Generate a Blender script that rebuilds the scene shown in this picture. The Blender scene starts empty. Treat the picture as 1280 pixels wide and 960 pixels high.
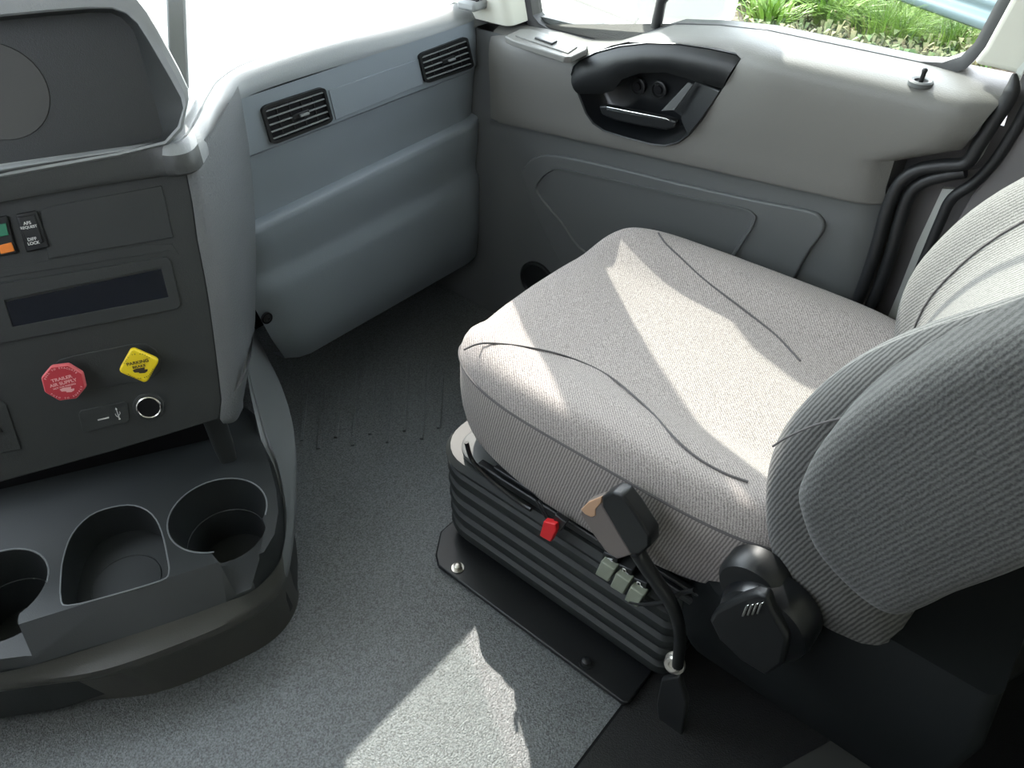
import bpy, math, random
from mathutils import Vector as V, Matrix
random.seed(7)
S = bpy.context.scene
COL = S.collection
# ------------------------------------------------------------------ camera model
H = 1.25
F = 961.0
PITCH = math.atan2(824, 961)
YAW = math.radians(40.1)
hd = V((math.cos(YAW), math.sin(YAW), 0)); rt = V((math.sin(YAW), -math.cos(YAW), 0))
fw = hd*math.cos(PITCH) + V((0, 0, -math.sin(PITCH))); up = hd*math.sin(PITCH) + V((0, 0, math.cos(PITCH)))
CAM = V((0, 0, H))
def ray(x, y): return fw*F + rt*(x-640) - up*(y-480)
def PL(x, y, p, n):
    d = ray(x, y); return CAM + d*((p-CAM).dot(n)/d.dot(n))
def PX(x, y, v): return PL(x, y, V((v, 0, 0)), V((1, 0, 0)))
def PY(x, y, v): return PL(x, y, V((0, v, 0)), V((0, 1, 0)))
def PZ(x, y, v): return PL(x, y, V((0, 0, v)), V((0, 0, 1)))
cam = bpy.data.cameras.new('camera'); co = bpy.data.objects.new('camera', cam); COL.objects.link(co)
co.matrix_world = Matrix(((rt.x, up.x, -fw.x, CAM.x), (rt.y, up.y, -fw.y, CAM.y), (rt.z, up.z, -fw.z, CAM.z), (0, 0, 0, 1)))
cam.sensor_width = 36; cam.lens = 36*F/1280; cam.clip_start = .02; cam.clip_end = 200
S.camera = co
# ------------------------------------------------------------------ materials
def mat(name, col, rough=.6, metal=0, bump=0, bscale=300, spec=.5, var=0, vscale=60, kind='noise', coat=0, col2=None, bdist=.001):
    m = bpy.data.materials.new(name); m.use_nodes = True
    nt = m.node_tree; b = nt.nodes['Principled BSDF']
    b.inputs['Base Color'].default_value = (*col, 1); b.inputs['Roughness'].default_value = rough
    b.inputs['Metallic'].default_value = metal; b.inputs['Specular IOR Level'].default_value = spec
    if coat: b.inputs['Coat Weight'].default_value = coat
    tc = nt.nodes.new('ShaderNodeTexCoord')
    if bump:
        if kind == 'voronoi':
            t = nt.nodes.new('ShaderNodeTexVoronoi'); t.inputs['Scale'].default_value = bscale; src = t.outputs['Distance']
        else:
            t = nt.nodes.new('ShaderNodeTexNoise'); t.inputs['Scale'].default_value = bscale; t.inputs['Detail'].default_value = 3; src = t.outputs[0]
        nt.links.new(tc.outputs['Object'], t.inputs['Vector'])
        bp = nt.nodes.new('ShaderNodeBump'); bp.inputs['Strength'].default_value = bump; bp.inputs['Distance'].default_value = bdist
        nt.links.new(src, bp.inputs['Height']); nt.links.new(bp.outputs[0], b.inputs['Normal'])
    if var or col2:
        n = nt.nodes.new('ShaderNodeTexNoise'); n.inputs['Scale'].default_value = vscale; n.inputs['Detail'].default_value = 4
        nt.links.new(tc.outputs['Object'], n.inputs['Vector'])
        cr = nt.nodes.new('ShaderNodeValToRGB'); cr.color_ramp.elements[0].position = .35; cr.color_ramp.elements[1].position = .65
        c2 = col2 or tuple(min(1, c*(1+var)) for c in col)
        c1 = col if col2 else tuple(c*(1-var) for c in col)
        cr.color_ramp.elements[0].color = (*c1, 1); cr.color_ramp.elements[1].color = (*c2, 1)
        nt.links.new(n.outputs[0], cr.inputs[0]); nt.links.new(cr.outputs[0], b.inputs['Base Color'])
    return m
def fabric(name, base, axis, freq, rib=.5, darker=.45):
    """knit cloth: fine ribs across the given object-space direction plus speckled yarn"""
    m = bpy.data.materials.new(name); m.use_nodes = True; nt = m.node_tree; N = nt.nodes.new; Lk = nt.links.new
    b = nt.nodes['Principled BSDF']; b.inputs['Roughness'].default_value = .95; b.inputs['Specular IOR Level'].default_value = .15
    b.inputs['Sheen Weight'].default_value = .08
    tc = N('ShaderNodeTexCoord')
    ns = N('ShaderNodeTexNoise'); ns.inputs['Scale'].default_value = 520; ns.inputs['Detail'].default_value = 3; Lk(tc.outputs['Object'], ns.inputs['Vector'])
    dp = N('ShaderNodeVectorMath'); dp.operation = 'DOT_PRODUCT'; dp.inputs[1].default_value = axis; Lk(tc.outputs['Object'], dp.inputs[0])
    n2 = N('ShaderNodeTexNoise'); n2.inputs['Scale'].default_value = 130; Lk(tc.outputs['Object'], n2.inputs['Vector'])
    ml = N('ShaderNodeMath'); ml.operation = 'MULTIPLY_ADD'; ml.inputs[1].default_value = freq*2*math.pi; Lk(dp.outputs['Value'], ml.inputs[0])
    j = N('ShaderNodeMath'); j.operation = 'MULTIPLY'; j.inputs[1].default_value = 3.6; Lk(n2.outputs[0], j.inputs[0]); Lk(j.outputs[0], ml.inputs[2])
    sn = N('ShaderNodeMath'); sn.operation = 'SINE'; Lk(ml.outputs[0], sn.inputs[0])
    mr = N('ShaderNodeMapRange'); mr.inputs['From Min'].default_value = -1; Lk(sn.outputs[0], mr.inputs['Value'])
    mx = N('ShaderNodeMix'); mx.inputs[0].default_value = rib; Lk(ns.outputs[0], mx.inputs[2]); Lk(mr.outputs[0], mx.inputs[3])
    cr = N('ShaderNodeValToRGB'); cr.color_ramp.elements[0].position = .3; cr.color_ramp.elements[1].position = .68
    cr.color_ramp.elements[0].color = (*[c*darker for c in base], 1); cr.color_ramp.elements[1].color = (*[min(1, c*1.3) for c in base], 1)
    Lk(mx.outputs[0], cr.inputs[0]); Lk(cr.outputs[0], b.inputs['Base Color'])
    bp = N('ShaderNodeBump'); bp.inputs['Strength'].default_value = .5; bp.inputs['Distance'].default_value = .0012
    Lk(mx.outputs[0], bp.inputs['Height']); Lk(bp.outputs[0], b.inputs['Normal'])
    return m
M = {}
M['grey'] = mat('grained_grey_plastic', (.20, .21, .212), .5, bump=.35, bscale=420, spec=.45)
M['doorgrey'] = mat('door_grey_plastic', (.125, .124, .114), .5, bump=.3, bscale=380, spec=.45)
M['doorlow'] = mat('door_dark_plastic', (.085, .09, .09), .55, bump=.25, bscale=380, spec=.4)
M['fascia'] = mat('lower_dash_plastic', (.185, .212, .240), .5, bump=.3, bscale=420, spec=.4)
M['dark'] = mat('dark_grained_plastic', (.025, .028, .028), .5, bump=.3, bscale=600, spec=.4)
M['darksm'] = mat('dark_smooth_plastic', (.008, .009, .0095), .42, spec=.4)
M['black'] = mat('gloss_black_plastic', (.006, .007, .008), .28, spec=.5)
M['cover'] = mat('faint_cover', (.042, .043, .040), .6)
M['void'] = mat('black_recess', (.004, .004, .005), .7, spec=.2)
M['tray'] = mat('cup_tray_plastic', (.015, .018, .0185), .5, bump=.2, bscale=500, spec=.5)
M['rim'] = mat('console_side_plastic', (.15, .16, .165), .45, bump=.3, bscale=450, spec=.45)
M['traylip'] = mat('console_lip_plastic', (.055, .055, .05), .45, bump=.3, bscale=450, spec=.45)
M['screen'] = mat('unlit_screen', (.004, .006, .012), .18, spec=.5)
M['floor'] = mat('rubber_floor', (.088, .097, .099), .38, bump=1.0, bscale=380, spec=.9, var=.6, vscale=330, bdist=.002)
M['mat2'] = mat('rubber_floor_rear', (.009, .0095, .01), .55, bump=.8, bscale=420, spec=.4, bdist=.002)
M['bellows'] = mat('black_rubber', (.010, .013, .0125), .58, bump=.15, bscale=90, spec=.5)
M['steel'] = mat('black_painted_steel', (.006, .007, .008), .42, spec=.5)
M['greysteel'] = mat('grey_painted_steel', (.075, .08, .08), .6, spec=.5)
M['bolt'] = mat('zinc_bolt', (.55, .53, .48), .35, metal=.9)
M['chrome'] = mat('chrome', (.75, .75, .73), .18, metal=1)
M['red'] = mat('red_plastic', (.62, .015, .02), .45)
M['octred'] = mat('red_knob_plastic', (.45, .03, .045), .45)
M['redrim'] = mat('pale_red_edge', (.62, .12, .13), .5)
M['yellow'] = mat('yellow_knob_plastic', (.80, .60, .01), .4)
M['white'] = mat('white_print', (.62, .62, .6), .6)
M['redprint'] = mat('pink_print', (.75, .38, .38), .6)
M['ink'] = mat('dark_print', (.03, .02, .01), .6)
M['green'] = mat('green_lens', (.02, .16, .09), .35)
M['orange'] = mat('orange_lens', (.75, .20, .02), .4)
M['sage'] = mat('sage_rocker_plastic', (.20, .22, .17), .5, bump=.4, bscale=250)
M['taupe'] = mat('taupe_buckle_plastic', (.13, .11, .10), .42, bump=.15, bscale=60)
M['tan'] = mat('tan_buckle_slot', (.42, .26, .16), .4)
M['beige'] = mat('beige_trim', (.46, .46, .40), .6, bump=.15, bscale=300)
M['pillar'] = mat('taupe_pillar_trim', (.115, .11, .11), .6, bump=.2, bscale=300)
M['paint'] = mat('pale_door_paint', (.50, .53, .50), .35)
M['rubber'] = mat('weatherstrip_rubber', (.010, .011, .012), .5)
M['dashtop'] = mat('dash_top_pad', (.34, .35, .345), .5, bump=.25, bscale=350)
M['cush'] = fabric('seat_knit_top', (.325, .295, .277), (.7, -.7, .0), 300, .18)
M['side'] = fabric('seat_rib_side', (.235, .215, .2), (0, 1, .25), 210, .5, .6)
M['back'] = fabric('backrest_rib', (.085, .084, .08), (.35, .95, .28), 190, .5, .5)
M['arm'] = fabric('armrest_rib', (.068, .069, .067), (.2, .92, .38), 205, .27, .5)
M['shroud'] = mat('dull_black_shroud', (.004, .0055, .006), .75, spec=.2)
M['lip'] = mat('dark_ledge_front', (.05, .053, .052), .5, bump=.3, bscale=450)
M['column'] = mat('grained_column_plastic', (.115, .122, .127), .42, bump=.9, bscale=330, spec=.6)
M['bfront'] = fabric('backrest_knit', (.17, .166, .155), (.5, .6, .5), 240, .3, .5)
M['seam'] = mat('seam_thread', (.09, .085, .085), .9)
M['carpet'] = mat('dark_carpet', (.006, .008, .007), .95, bump=.3, bscale=200, spec=.1)
M['darktrim'] = mat('dark_sill_trim', (.035, .037, .035), .6)
M['asphalt'] = mat('pale_concrete', (.55, .53, .48), .9, var=.15, vscale=3)
M['curb'] = mat('curb_concrete', (.20, .19, .17), .9)
M['soil'] = mat('leaf_litter_soil', (.06, .045, .03), .95, col2=(.17, .145, .10), vscale=14)
M['leaf'] = mat('bright_leaf', (.07, .16, .015), .5, col2=(.20, .30, .05), vscale=3)
M['leafdark'] = mat('deep_leaf', (.04, .09, .015), .6, col2=(.10, .17, .04), vscale=3)
M['cover_leaf'] = mat('mixed_ground_leaves', (.05, .11, .02), .7, col2=(.24, .20, .10), vscale=5)
M['galv'] = mat('galvanised_rail', (.14, .19, .21), .5, metal=.2)
M['wood'] = mat('weathered_post', (.2, .17, .13), .9)
M['hoodw'] = mat('white_truck_paint', (.75, .75, .72), .3)
g = bpy.data.materials.new('window_glass'); g.use_nodes = True; nt = g.node_tree; nt.nodes.clear()
o_ = nt.nodes.new('ShaderNodeOutputMaterial'); mx = nt.nodes.new('ShaderNodeMixShader'); tr = nt.nodes.new('ShaderNodeBsdfTransparent')
gl = nt.nodes.new('ShaderNodeBsdfGlossy'); gl.inputs['Roughness'].default_value = .02; tr.inputs[0].default_value = (.93, .96, .95, 1)
mx.inputs[0].default_value = .05
nt.links.new(tr.outputs[0], mx.inputs[1]); nt.links.new(gl.outputs[0], mx.inputs[2]); nt.links.new(mx.outputs[0], o_.inputs[0])
M['glass'] = g
# ------------------------------------------------------------------ object helpers
WORLD = {}
def thing(name, label, cat, loc=(0, 0, 0), group=None, kind=None):
    o = bpy.data.objects.new(name, None); COL.objects.link(o); o.location = loc; o.empty_display_size = .05
    WORLD[o.name] = V(loc)
    if label: o['label'] = label
    if cat: o['category'] = cat
    if group: o['group'] = group
    if kind: o['kind'] = kind
    return o
def tag(o, label, cat, group=None, kind=None):
    o['label'] = label; o['category'] = cat
    if group: o['group'] = group
    if kind: o['kind'] = kind
    return o
def link_mesh(name, me, m, parent=None, smooth=True, bevel=0, segs=2, solid=0, sub=0, label=None, angle=35):
    c = sum((v.co for v in me.vertices), V((0, 0, 0)))/max(1, len(me.vertices))
    me.transform(Matrix.Translation(-c))
    if m:
        me.materials.clear(); me.materials.append(M[m] if isinstance(m, str) else m)
    o = bpy.data.objects.new(name, me); COL.objects.link(o)
    pw = WORLD[parent.name] if parent else V((0, 0, 0))
    if parent: o.parent = parent
    o.location = c - pw; WORLD[o.name] = c
    for p in me.polygons: p.use_smooth = smooth
    if solid:
        md = o.modifiers.new('thickness', 'SOLIDIFY'); md.thickness = solid; md.offset = -1
    if bevel:
        md = o.modifiers.new('bevel', 'BEVEL'); md.width = bevel; md.segments = segs; md.limit_method = 'ANGLE'; md.angle_limit = math.radians(angle)
        if smooth: md.harden_normals = False
    if sub:
        md = o.modifiers.new('sub', 'SUBSURF'); md.levels = sub; md.render_levels = sub
    if smooth:
        try: me.set_sharp_from_angle(angle=math.radians(40))
        except Exception: pass
    if label: o['label'] = label
    return o
class MB:
    def __init__(s): s.v = []; s.f = []
    def add(s, vs, fs):
        n = len(s.v); s.v += [V(p) for p in vs]; s.f += [tuple(i+n for i in f) for f in fs]; return s
    def grid(s, rows, closed_u=False, closed_v=False, cap=False):
        n = len(rows[0]); vs = [p for r in rows for p in r]; fs = []
        R = len(rows)
        for i in range(R if closed_v else R-1):
            for j in range(n if closed_u else n-1):
                a = i*n+j; b = i*n+(j+1) % n; c = ((i+1) % R)*n+(j+1) % n; d = ((i+1) % R)*n+j
                fs.append((a, b, c, d))
        if cap: fs.append(tuple(range(n))[::-1]); fs.append(tuple((R-1)*n+j for j in range(n)))
        return s.add(vs, fs)
    def prism(s, poly, off):
        poly = [V(p) for p in poly]; off = V(off)
        return s.grid([poly, [p+off for p in poly]], closed_u=True, cap=True)
    def box(s, c, size, ax=None):
        ax = ax or (V((1, 0, 0)), V((0, 1, 0)), V((0, 0, 1))); c = V(c)
        p = [c+ax[0]*size[0]/2*i+ax[1]*size[1]/2*j+ax[2]*size[2]/2*k for k in (-1, 1) for j in (-1, 1) for i in (-1, 1)]
        return s.add(p, [(0, 2, 3, 1), (4, 5, 7, 6), (0, 1, 5, 4), (2, 6, 7, 3), (0, 4, 6, 2), (1, 3, 7, 5)])
    def tube(s, path, r, n=10, closed=False, flat=1, res=0):
        path = [V(p) for p in path]
        if res: path = catmull(path, res, closed)
        rows = []; L = len(path); prev = None
        for i, p in enumerate(path):
            a = path[(i-1) % L] if (closed or i > 0) else p; b = path[(i+1) % L] if (closed or i < L-1) else p
            t = (b-a).normalized()
            if prev is None:
                nrm = t.orthogonal().normalized()
            else:
                nrm = (prev - t*prev.dot(t)).normalized()
            prev = nrm; bi = t.cross(nrm)
            rr = r(i/(L-1)) if callable(r) else r
            rows.append([p+nrm*rr*math.cos(2*math.pi*k/n)+bi*rr*flat*math.sin(2*math.pi*k/n) for k in range(n)])
        return s.grid(rows, closed_u=True, closed_v=closed, cap=not closed)
    def lathe(s, c, axis, prof, n=32, ref=None):
        axis = V(axis).normalized(); e1 = (V(ref) if ref else axis.orthogonal()).normalized(); e2 = axis.cross(e1); c = V(c)
        rows = [[c+axis*h+(e1*math.cos(2*math.pi*k/n)+e2*math.sin(2*math.pi*k/n))*r for k in range(n)] for r, h in prof]
        return s.grid(rows, closed_u=True, cap=True)
    def mesh(s, name='m', fix=True):
        me = bpy.data.meshes.new(name); me.from_pydata([tuple(v) for v in s.v], [], s.f); me.update()
        if fix:
            import bmesh
            bm = bmesh.new(); bm.from_mesh(me); bmesh.ops.remove_doubles(bm, verts=bm.verts, dist=1e-6)
            bmesh.ops.recalc_face_normals(bm, faces=bm.faces); bm.to_mesh(me); bm.free()
        return me
    def obj(s, name, m, parent=None, **k): return link_mesh(name, s.mesh(name), m, parent, **k)
def catmull(P, res, closed=False):
    out = []; L = len(P)
    for i in range(L if closed else L-1):
        p0 = P[(i-1) % L] if (closed or i) else P[0]; p1 = P[i]; p2 = P[(i+1) % L]; p3 = P[(i+2) % L] if (closed or i+2 < L) else P[-1]
        for k in range(res):
            t = k/res
            out.append(.5*((2*p1)+(p2-p0)*t+(2*p0-5*p1+4*p2-p3)*t*t+(3*p1-p0-3*p2+p3)*t**3))
    if not closed: out.append(P[-1])
    return out
def lerp(a, b, t): return a+(b-a)*t
def interp(tab, x):
    if x <= tab[0][0]: return tab[0][1]
    for (a, b), (c, d) in zip(tab, tab[1:]):
        if x <= c: return b+(d-b)*(x-a)/(c-a)
    return tab[-1][1]
def boolean(o, cutters, op='DIFFERENCE'):
    for c in cutters:
        md = o.modifiers.new('cut', 'BOOLEAN'); md.operation = op; md.solver = 'EXACT'; md.object = c
    bpy.context.view_layer.update()
    dg = bpy.context.evaluated_depsgraph_get(); me = bpy.data.meshes.new_from_object(o.evaluated_get(dg))
    o.modifiers.clear(); o.data = me
    for c in cutters: bpy.data.objects.remove(c)
    return o
def finish(o, bevel=0, segs=2, smooth=True, angle=35):
    for p in o.data.polygons: p.use_smooth = smooth
    if smooth: o.data.set_sharp_from_angle(angle=math.radians(40))
    if bevel:
        md = o.modifiers.new('bevel', 'BEVEL'); md.width = bevel; md.segments = segs; md.limit_method = 'ANGLE'; md.angle_limit = math.radians(angle)
def pillow(outline, nrm, thick, rnd, res=6, name='p'):
    """closed rounded pad: outline of 3-D points (mid plane), thickness along nrm"""
    P = catmull([V(p) for p in outline], res, True); c = sum(P, V((0, 0, 0)))/len(P); nrm = V(nrm).normalized()
    h = thick/2; mb = MB(); rows = []
    K = 7
    def inset(d):
        L = len(P); out = []
        for i, p in enumerate(P):
            t = (P[(i+1) % L]-P[(i-1) % L]).normalized(); nn = t.cross(nrm)
            if nn.dot(c-p) < 0: nn = -nn
            out.append(p+nn*d)
        return out
    def ring(d, z): return [q+nrm*z for q in inset(d)]
    prof = [(rnd*(1-math.cos(a)), -h+rnd*(1-math.sin(a)) if False else -(h-rnd)-rnd*math.sin(a)) for a in [math.pi/2*(1-k/K) for k in range(K+1)]]
    for d, z in prof: rows.append(ring(d, z))
    for d, z in reversed(prof): rows.append(ring(d, -z))
    base = inset(rnd)
    def shrink(f, z): return [c+(q-c)*f+nrm*z for q in base]
    rows = [shrink(.02, -h-rnd*.22), shrink(.35, -h-rnd*.2), shrink(.7, -h-rnd*.12)]+rows+[shrink(.7, h+rnd*.12), shrink(.35, h+rnd*.2), shrink(.02, h+rnd*.22)]
    mb.grid(rows, closed_u=True, cap=True)
    return mb
def text(name, body, size, pos, xa, ya, m, parent, ext=.0002, bold=True, align='CENTER', rot=0, shear=0, squash=1):
    cu = bpy.data.curves.new(name, 'FONT'); cu.body = body; cu.size = size; cu.extrude = ext; cu.align_x = align; cu.align_y = 'CENTER'
    cu.offset = size*.02 if bold else 0; cu.shear = shear
    o = bpy.data.objects.new(name, cu); COL.objects.link(o)
    xa = V(xa).normalized(); ya = V(ya).normalized(); z = xa.cross(ya)
    if rot:
        r = math.radians(rot); xa, ya = xa*math.cos(r)+ya*math.sin(r), ya*math.cos(r)-xa*math.sin(r)
    bpy.context.view_layer.update()
    me = bpy.data.meshes.new_from_object(o.evaluated_get(bpy.context.evaluated_depsgraph_get()))
    bpy.data.objects.remove(o)
    me.transform(Matrix.Diagonal((squash, 1, 1, 1)))
    me.transform(Matrix(((xa.x, ya.x, z.x, pos[0]), (xa.y, ya.y, z.y, pos[1]), (xa.z, ya.z, z.z, pos[2]), (0, 0, 0, 1))))
    return link_mesh(name, me, m, parent, smooth=False)
def rrect(cx, cy, w, h, r, n=5):
    out = []
    for sx, sy, a0 in ((1, 1, 0), (-1, 1, 90), (-1, -1, 180), (1, -1, 270)):
        for k in range(n+1):
            a = math.radians(a0+90*k/n); out.append((cx+sx*(w/2-r)+r*math.cos(a), cy+sy*(h/2-r)+r*math.sin(a)))
    return out
# ================================================================== CENTRE CONSOLE
P0 = V((.512, 1.075, .74)); U = V((math.cos(math.radians(29.3)), -math.sin(math.radians(29.3)), 0)); NH = V((U.y, -U.x, 0)); ZZ = V((0, 0, 1)); TILT = math.radians(18)
NN = NH*math.cos(TILT)+ZZ*math.sin(TILT); KZ = NN.cross(U); KS = .71
def K0(x, y, d=0): return PL(x, y, P0+NH*d, NH)
def KP(x, y, d=0): return PL(x, y, P0+NN*d, NN)
console = thing('center_console', 'dark centre control panel of the truck dash with red and yellow valve knobs', 'control panel', (.36, 1.2, .0))
edge = [(232, 210), (241, 255), (247, 300), (256, 345), (262, 380), (268, 425), (273, 465), (277, 500), (274, 524)]
poly = [(-90, 268), (0, 250)]+edge+[(135, 566), (0, 603), (-90, 628)]
MB().prism([KP(*p) for p in poly], -NN*.03).obj('control_panel', 'dark', console, bevel=.002)
# thin raised face plates with visible joints
def plate(name, px, d0, d1, m, parent, bevel=.0015, **k):
    pts = [KP(*p, d1) for p in px]; return MB().prism(pts, -NN*(d1-d0)).obj(name, m, parent, bevel=bevel, **k)
plate('blank_cover', [(66, 257), (202, 232), (217, 297), (60, 324), (50, 258+5)], 0, .0022, 'dark', console)
bez = plate('display_bezel', [(-90, 372), (0, 355), (208, 321), (213, 326), (226, 381), (222, 386), (0, 430), (-90, 449)], 0, .004, 'dark', console, bevel=0)
# the display window is cut through the bezel
def world_bool(o, polys, off):
    cs = []
    for p in polys:
        me = MB().prism([q-WORLD[o.name] for q in p], off).mesh('c'); c = bpy.data.objects.new('c', me); COL.objects.link(c)
        c.matrix_world = Matrix.Translation(WORLD[o.name]); cs.append(c)
    bpy.context.view_layer.update()
    return boolean(o, cs)
win = [(2, 379), (200, 337), (210, 375), (12, 413)]
world_bool(bez, [[KP(*p, .02) for p in win]], -NN*.04); finish(bez, .0008)
plate('display_screen', [(0, 379), (202, 336), (212, 376), (11, 415)], 0, .0012, 'screen', console, bevel=0)
plate('upper_seam_strip', [(-90, 352), (0, 336), (185, 305), (215, 305), (224, 318), (210, 314), (0, 347), (-90, 363)], 0, .0012, 'dark', console, bevel=.0006)
# rocker switches at the left
def rocker(name, px, body, label=None):
    b = plate(name, px, .002, .006, 'darksm', console, bevel=.002, label=label)
    return b
rs = rocker('rocker_switch', [(19, 268), (45, 263), (62, 309), (33, 316)], 'darksm', 'black rocker switch with white lettering')
pts = [(22, 272), (42, 268), (55, 303), (34, 308)]
plate('switch_key', pts, .006, .009, 'darksm', rs, bevel=.0015)
for (x, y, tx, sz) in ((34, 279, 'AFS', .0062), (36, 284, 'REQUEST', .0052), (40, 299, 'DIFF', .0062), (42, 304, 'LOCK', .0058)):
    text('switch_lettering', tx, sz, KP(x, y, .0093), U, KZ, 'white', rs)
rg = rocker('rocker_switch', [(-18, 274), (8, 269), (22, 317), (-8, 322)], 'darksm', 'rocker switch with green and orange lenses')
plate('green_lens', [(-8, 282), (7, 279), (11, 294), (-4, 297)], .006, .009, 'green', rg, bevel=.001)
plate('orange_lens', [(-2, 307), (14, 303), (18, 314), (1, 318)], .006, .009, 'orange', rg, bevel=.001)
# left lower pocket door
plate('pocket_door', [(-90, 500), (-6, 498), (8, 506), (27, 562), (-90, 586)], 0, .003, 'dark', console)
plate('pocket_latch', [(-30, 536), (-2, 531), (4, 541), (-30, 547)], .003, .006, 'darksm', console)
# pill shaped plate behind the two air valve knobs
pill = [(62, 462), (74, 450), (90, 445), (165, 430), (182, 429), (195, 437), (202, 450), (201, 464), (190, 473), (112, 489), (88, 490), (70, 482)]
plate('knob_plate', pill, 0, .0022, 'dark', console, bevel=.0012)
KX = U; KY = KZ
def kpt(c, a, b, d=0): return c+U*a*KS+KZ*b*KS+NN*d
def knob(cx, cy, shape, m, name, label):
    c = KP(cx, cy, .034)
    t = thing(name, label, 'knob', c-NN*.034); 
    t['kindof'] = 1; del t['kindof']
    mb = MB().lathe(c-NN*.034, NN, [(.016, 0), (.015, .004), (.008, .006), (.008, .026)], 24); mb.obj('shaft', 'darksm', t)
    body = MB().prism([kpt(c, a, b, .006) for a, b in shape], -NN*.012).obj('knob_face', m, t, bevel=.003, segs=3)
    return t, c
def arc_text(body, c, R, a0, a1, size, m, par, flip=False):
    n = len(body)
    for i, ch in enumerate(body):
        if ch == ' ': continue
        a = math.radians(lerp(a0, a1, i/(n-1) if n > 1 else .5))
        p = kpt(c, R*math.cos(a), R*math.sin(a), .0072)
        tx = U*(-math.sin(a))+KZ*math.cos(a)
        if not flip: tx = -tx
        ty = V(NN).cross(tx)
        text('knob_lettering', ch, size*KS, p, tx, ty, m, par)
s = .0415
dia = []
for k in range(4):
    a0 = math.radians(90*k+4); cxy = (s*.74*math.cos(a0), s*.74*math.sin(a0))
    for j in range(-3, 4):
        a = a0+math.radians(15*j); dia.append((cxy[0]+s*.22*math.cos(a), cxy[1]+s*.22*math.sin(a)))
kn, c = knob(174, 456, dia, 'yellow', 'parking_brake_knob', 'yellow diamond-shaped parking brake knob on the dark console')
for (tx, dy, sz, sq) in (('PARKING', .0085, .0098, 1.1), ('BRAKE', -.001, .0078, 1.15)):
    text('knob_lettering', tx, sz*KS, kpt(c, 0, dy, .0064), U, KZ, 'ink', kn, squash=sq)
def logo(c, m, par, w):
    for dx, dy, k in ((-.003, 0, 1), (.004, -.0045, .8)):
        a = kpt(c, dx, dy, .0062)
        pts = [a+U*x*w*k+KZ*y*w*k for x, y in ((-.5, .12), (-.2, .2), (.5, .16), (.42, -.06), (.1, -.2), (-.4, -.12))]
        MB().prism(pts, NN*.0004).obj('maker_mark', m, par, smooth=False)
logo(kpt(c, .001, -.0095), 'ink', kn, .018)
arc_text('PULL TO APPLY', c, .0285, 152, 28, .0038, 'ink', kn)
arc_text('PUSH TO RELEASE', c, .0285, 208, 332, .0038, 'ink', kn, True)
octo = [(.043*math.cos(math.radians(45*k+22.5-6)), .043*math.sin(math.radians(45*k+22.5-6))) for k in range(8)]
kn, c = knob(80.5, 477, octo, 'redrim', 'trailer_air_supply_knob', 'red octagonal trailer air supply knob on the dark console')
MB().prism([kpt(c, a*.93, b*.93, .0068) for a, b in octo], -NN*.002).obj('red_inlay', 'octred', kn)
for (tx, dy, sz, sq) in (('TRAILER', .0105, .0095, 1.15), ('AIR SUPPLY', .0005, .0095, 1.1), ('NOT FOR PARKING', -.0075, .0048, 1.05)):
    text('knob_lettering', tx, sz*KS, kpt(c, -.0005, dy, .0071), U, KZ, 'redprint', kn, squash=sq, rot=3)
logo(kpt(c, .003, -.0145, .001), 'redprint', kn, .016)
arc_text('PULL TO EVACUATE', c, .0345, 150, 30, .0052, 'redprint', kn)
arc_text('PUSH TO SUPPLY', c, .0345, 212, 332, .0052, 'redprint', kn, True)
for o in [x for x in COL.objects if x.name.startswith('knob_lettering')]: pass
# usb socket and power outlet
up_ = plate('usb_port', [(98, 518), (101, 513), (155, 502), (160, 505), (162, 524), (158, 528), (108, 541), (103, 539)], 0, .0025, 'dark', console, bevel=.001)
plate('slot_highlight', [(122, 524.5), (136, 521.3), (136.3, 522.8), (122.3, 526)], .0025, .0032, 'white', up_, bevel=0)  # white bar paints the highlight on the usb slot
cu = KP(147.5, 518, .0028)
mb = MB()
mb.tube([cu-KZ*.009, cu+KZ*.009], .0006, 6); mb.tube([cu-KZ*.006, cu-U*.0035-KZ*.001, cu-U*.0035+KZ*.002], .0005, 6)
mb.tube([cu-KZ*.003, cu+U*.0035+KZ*.001, cu+U*.0035+KZ*.004], .0005, 6); mb.lathe(cu-KZ*.008, NN, [(.0016, 0), (.0016, .0004)], 10)
mb.lathe(cu+KZ*.009, KZ, [(.0016, 0), (.0002, .003)], 8); mb.obj('usb_symbol', 'white', up_)
cu = KP(186.5, 508)
ol = MB().lathe(cu, NN, [(.0245, 0), (.024, .0025), (.0215, .0035), (.019, .003), (.019, -.001)], 40).obj('power_outlet', 'dark', console)
MB().lathe(cu, NN, [(.0162, .001), (.019, .003), (.019, .006), (.0175, .007), (.0162, .006), (.016, .0035)], 40).obj('outlet_ring', 'chrome', ol)
MB().lathe(cu, NN, [(.0162, .001), (.0162, .0040), (.002, .0038)], 40).obj('outlet_socket', 'void', ol)
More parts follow.
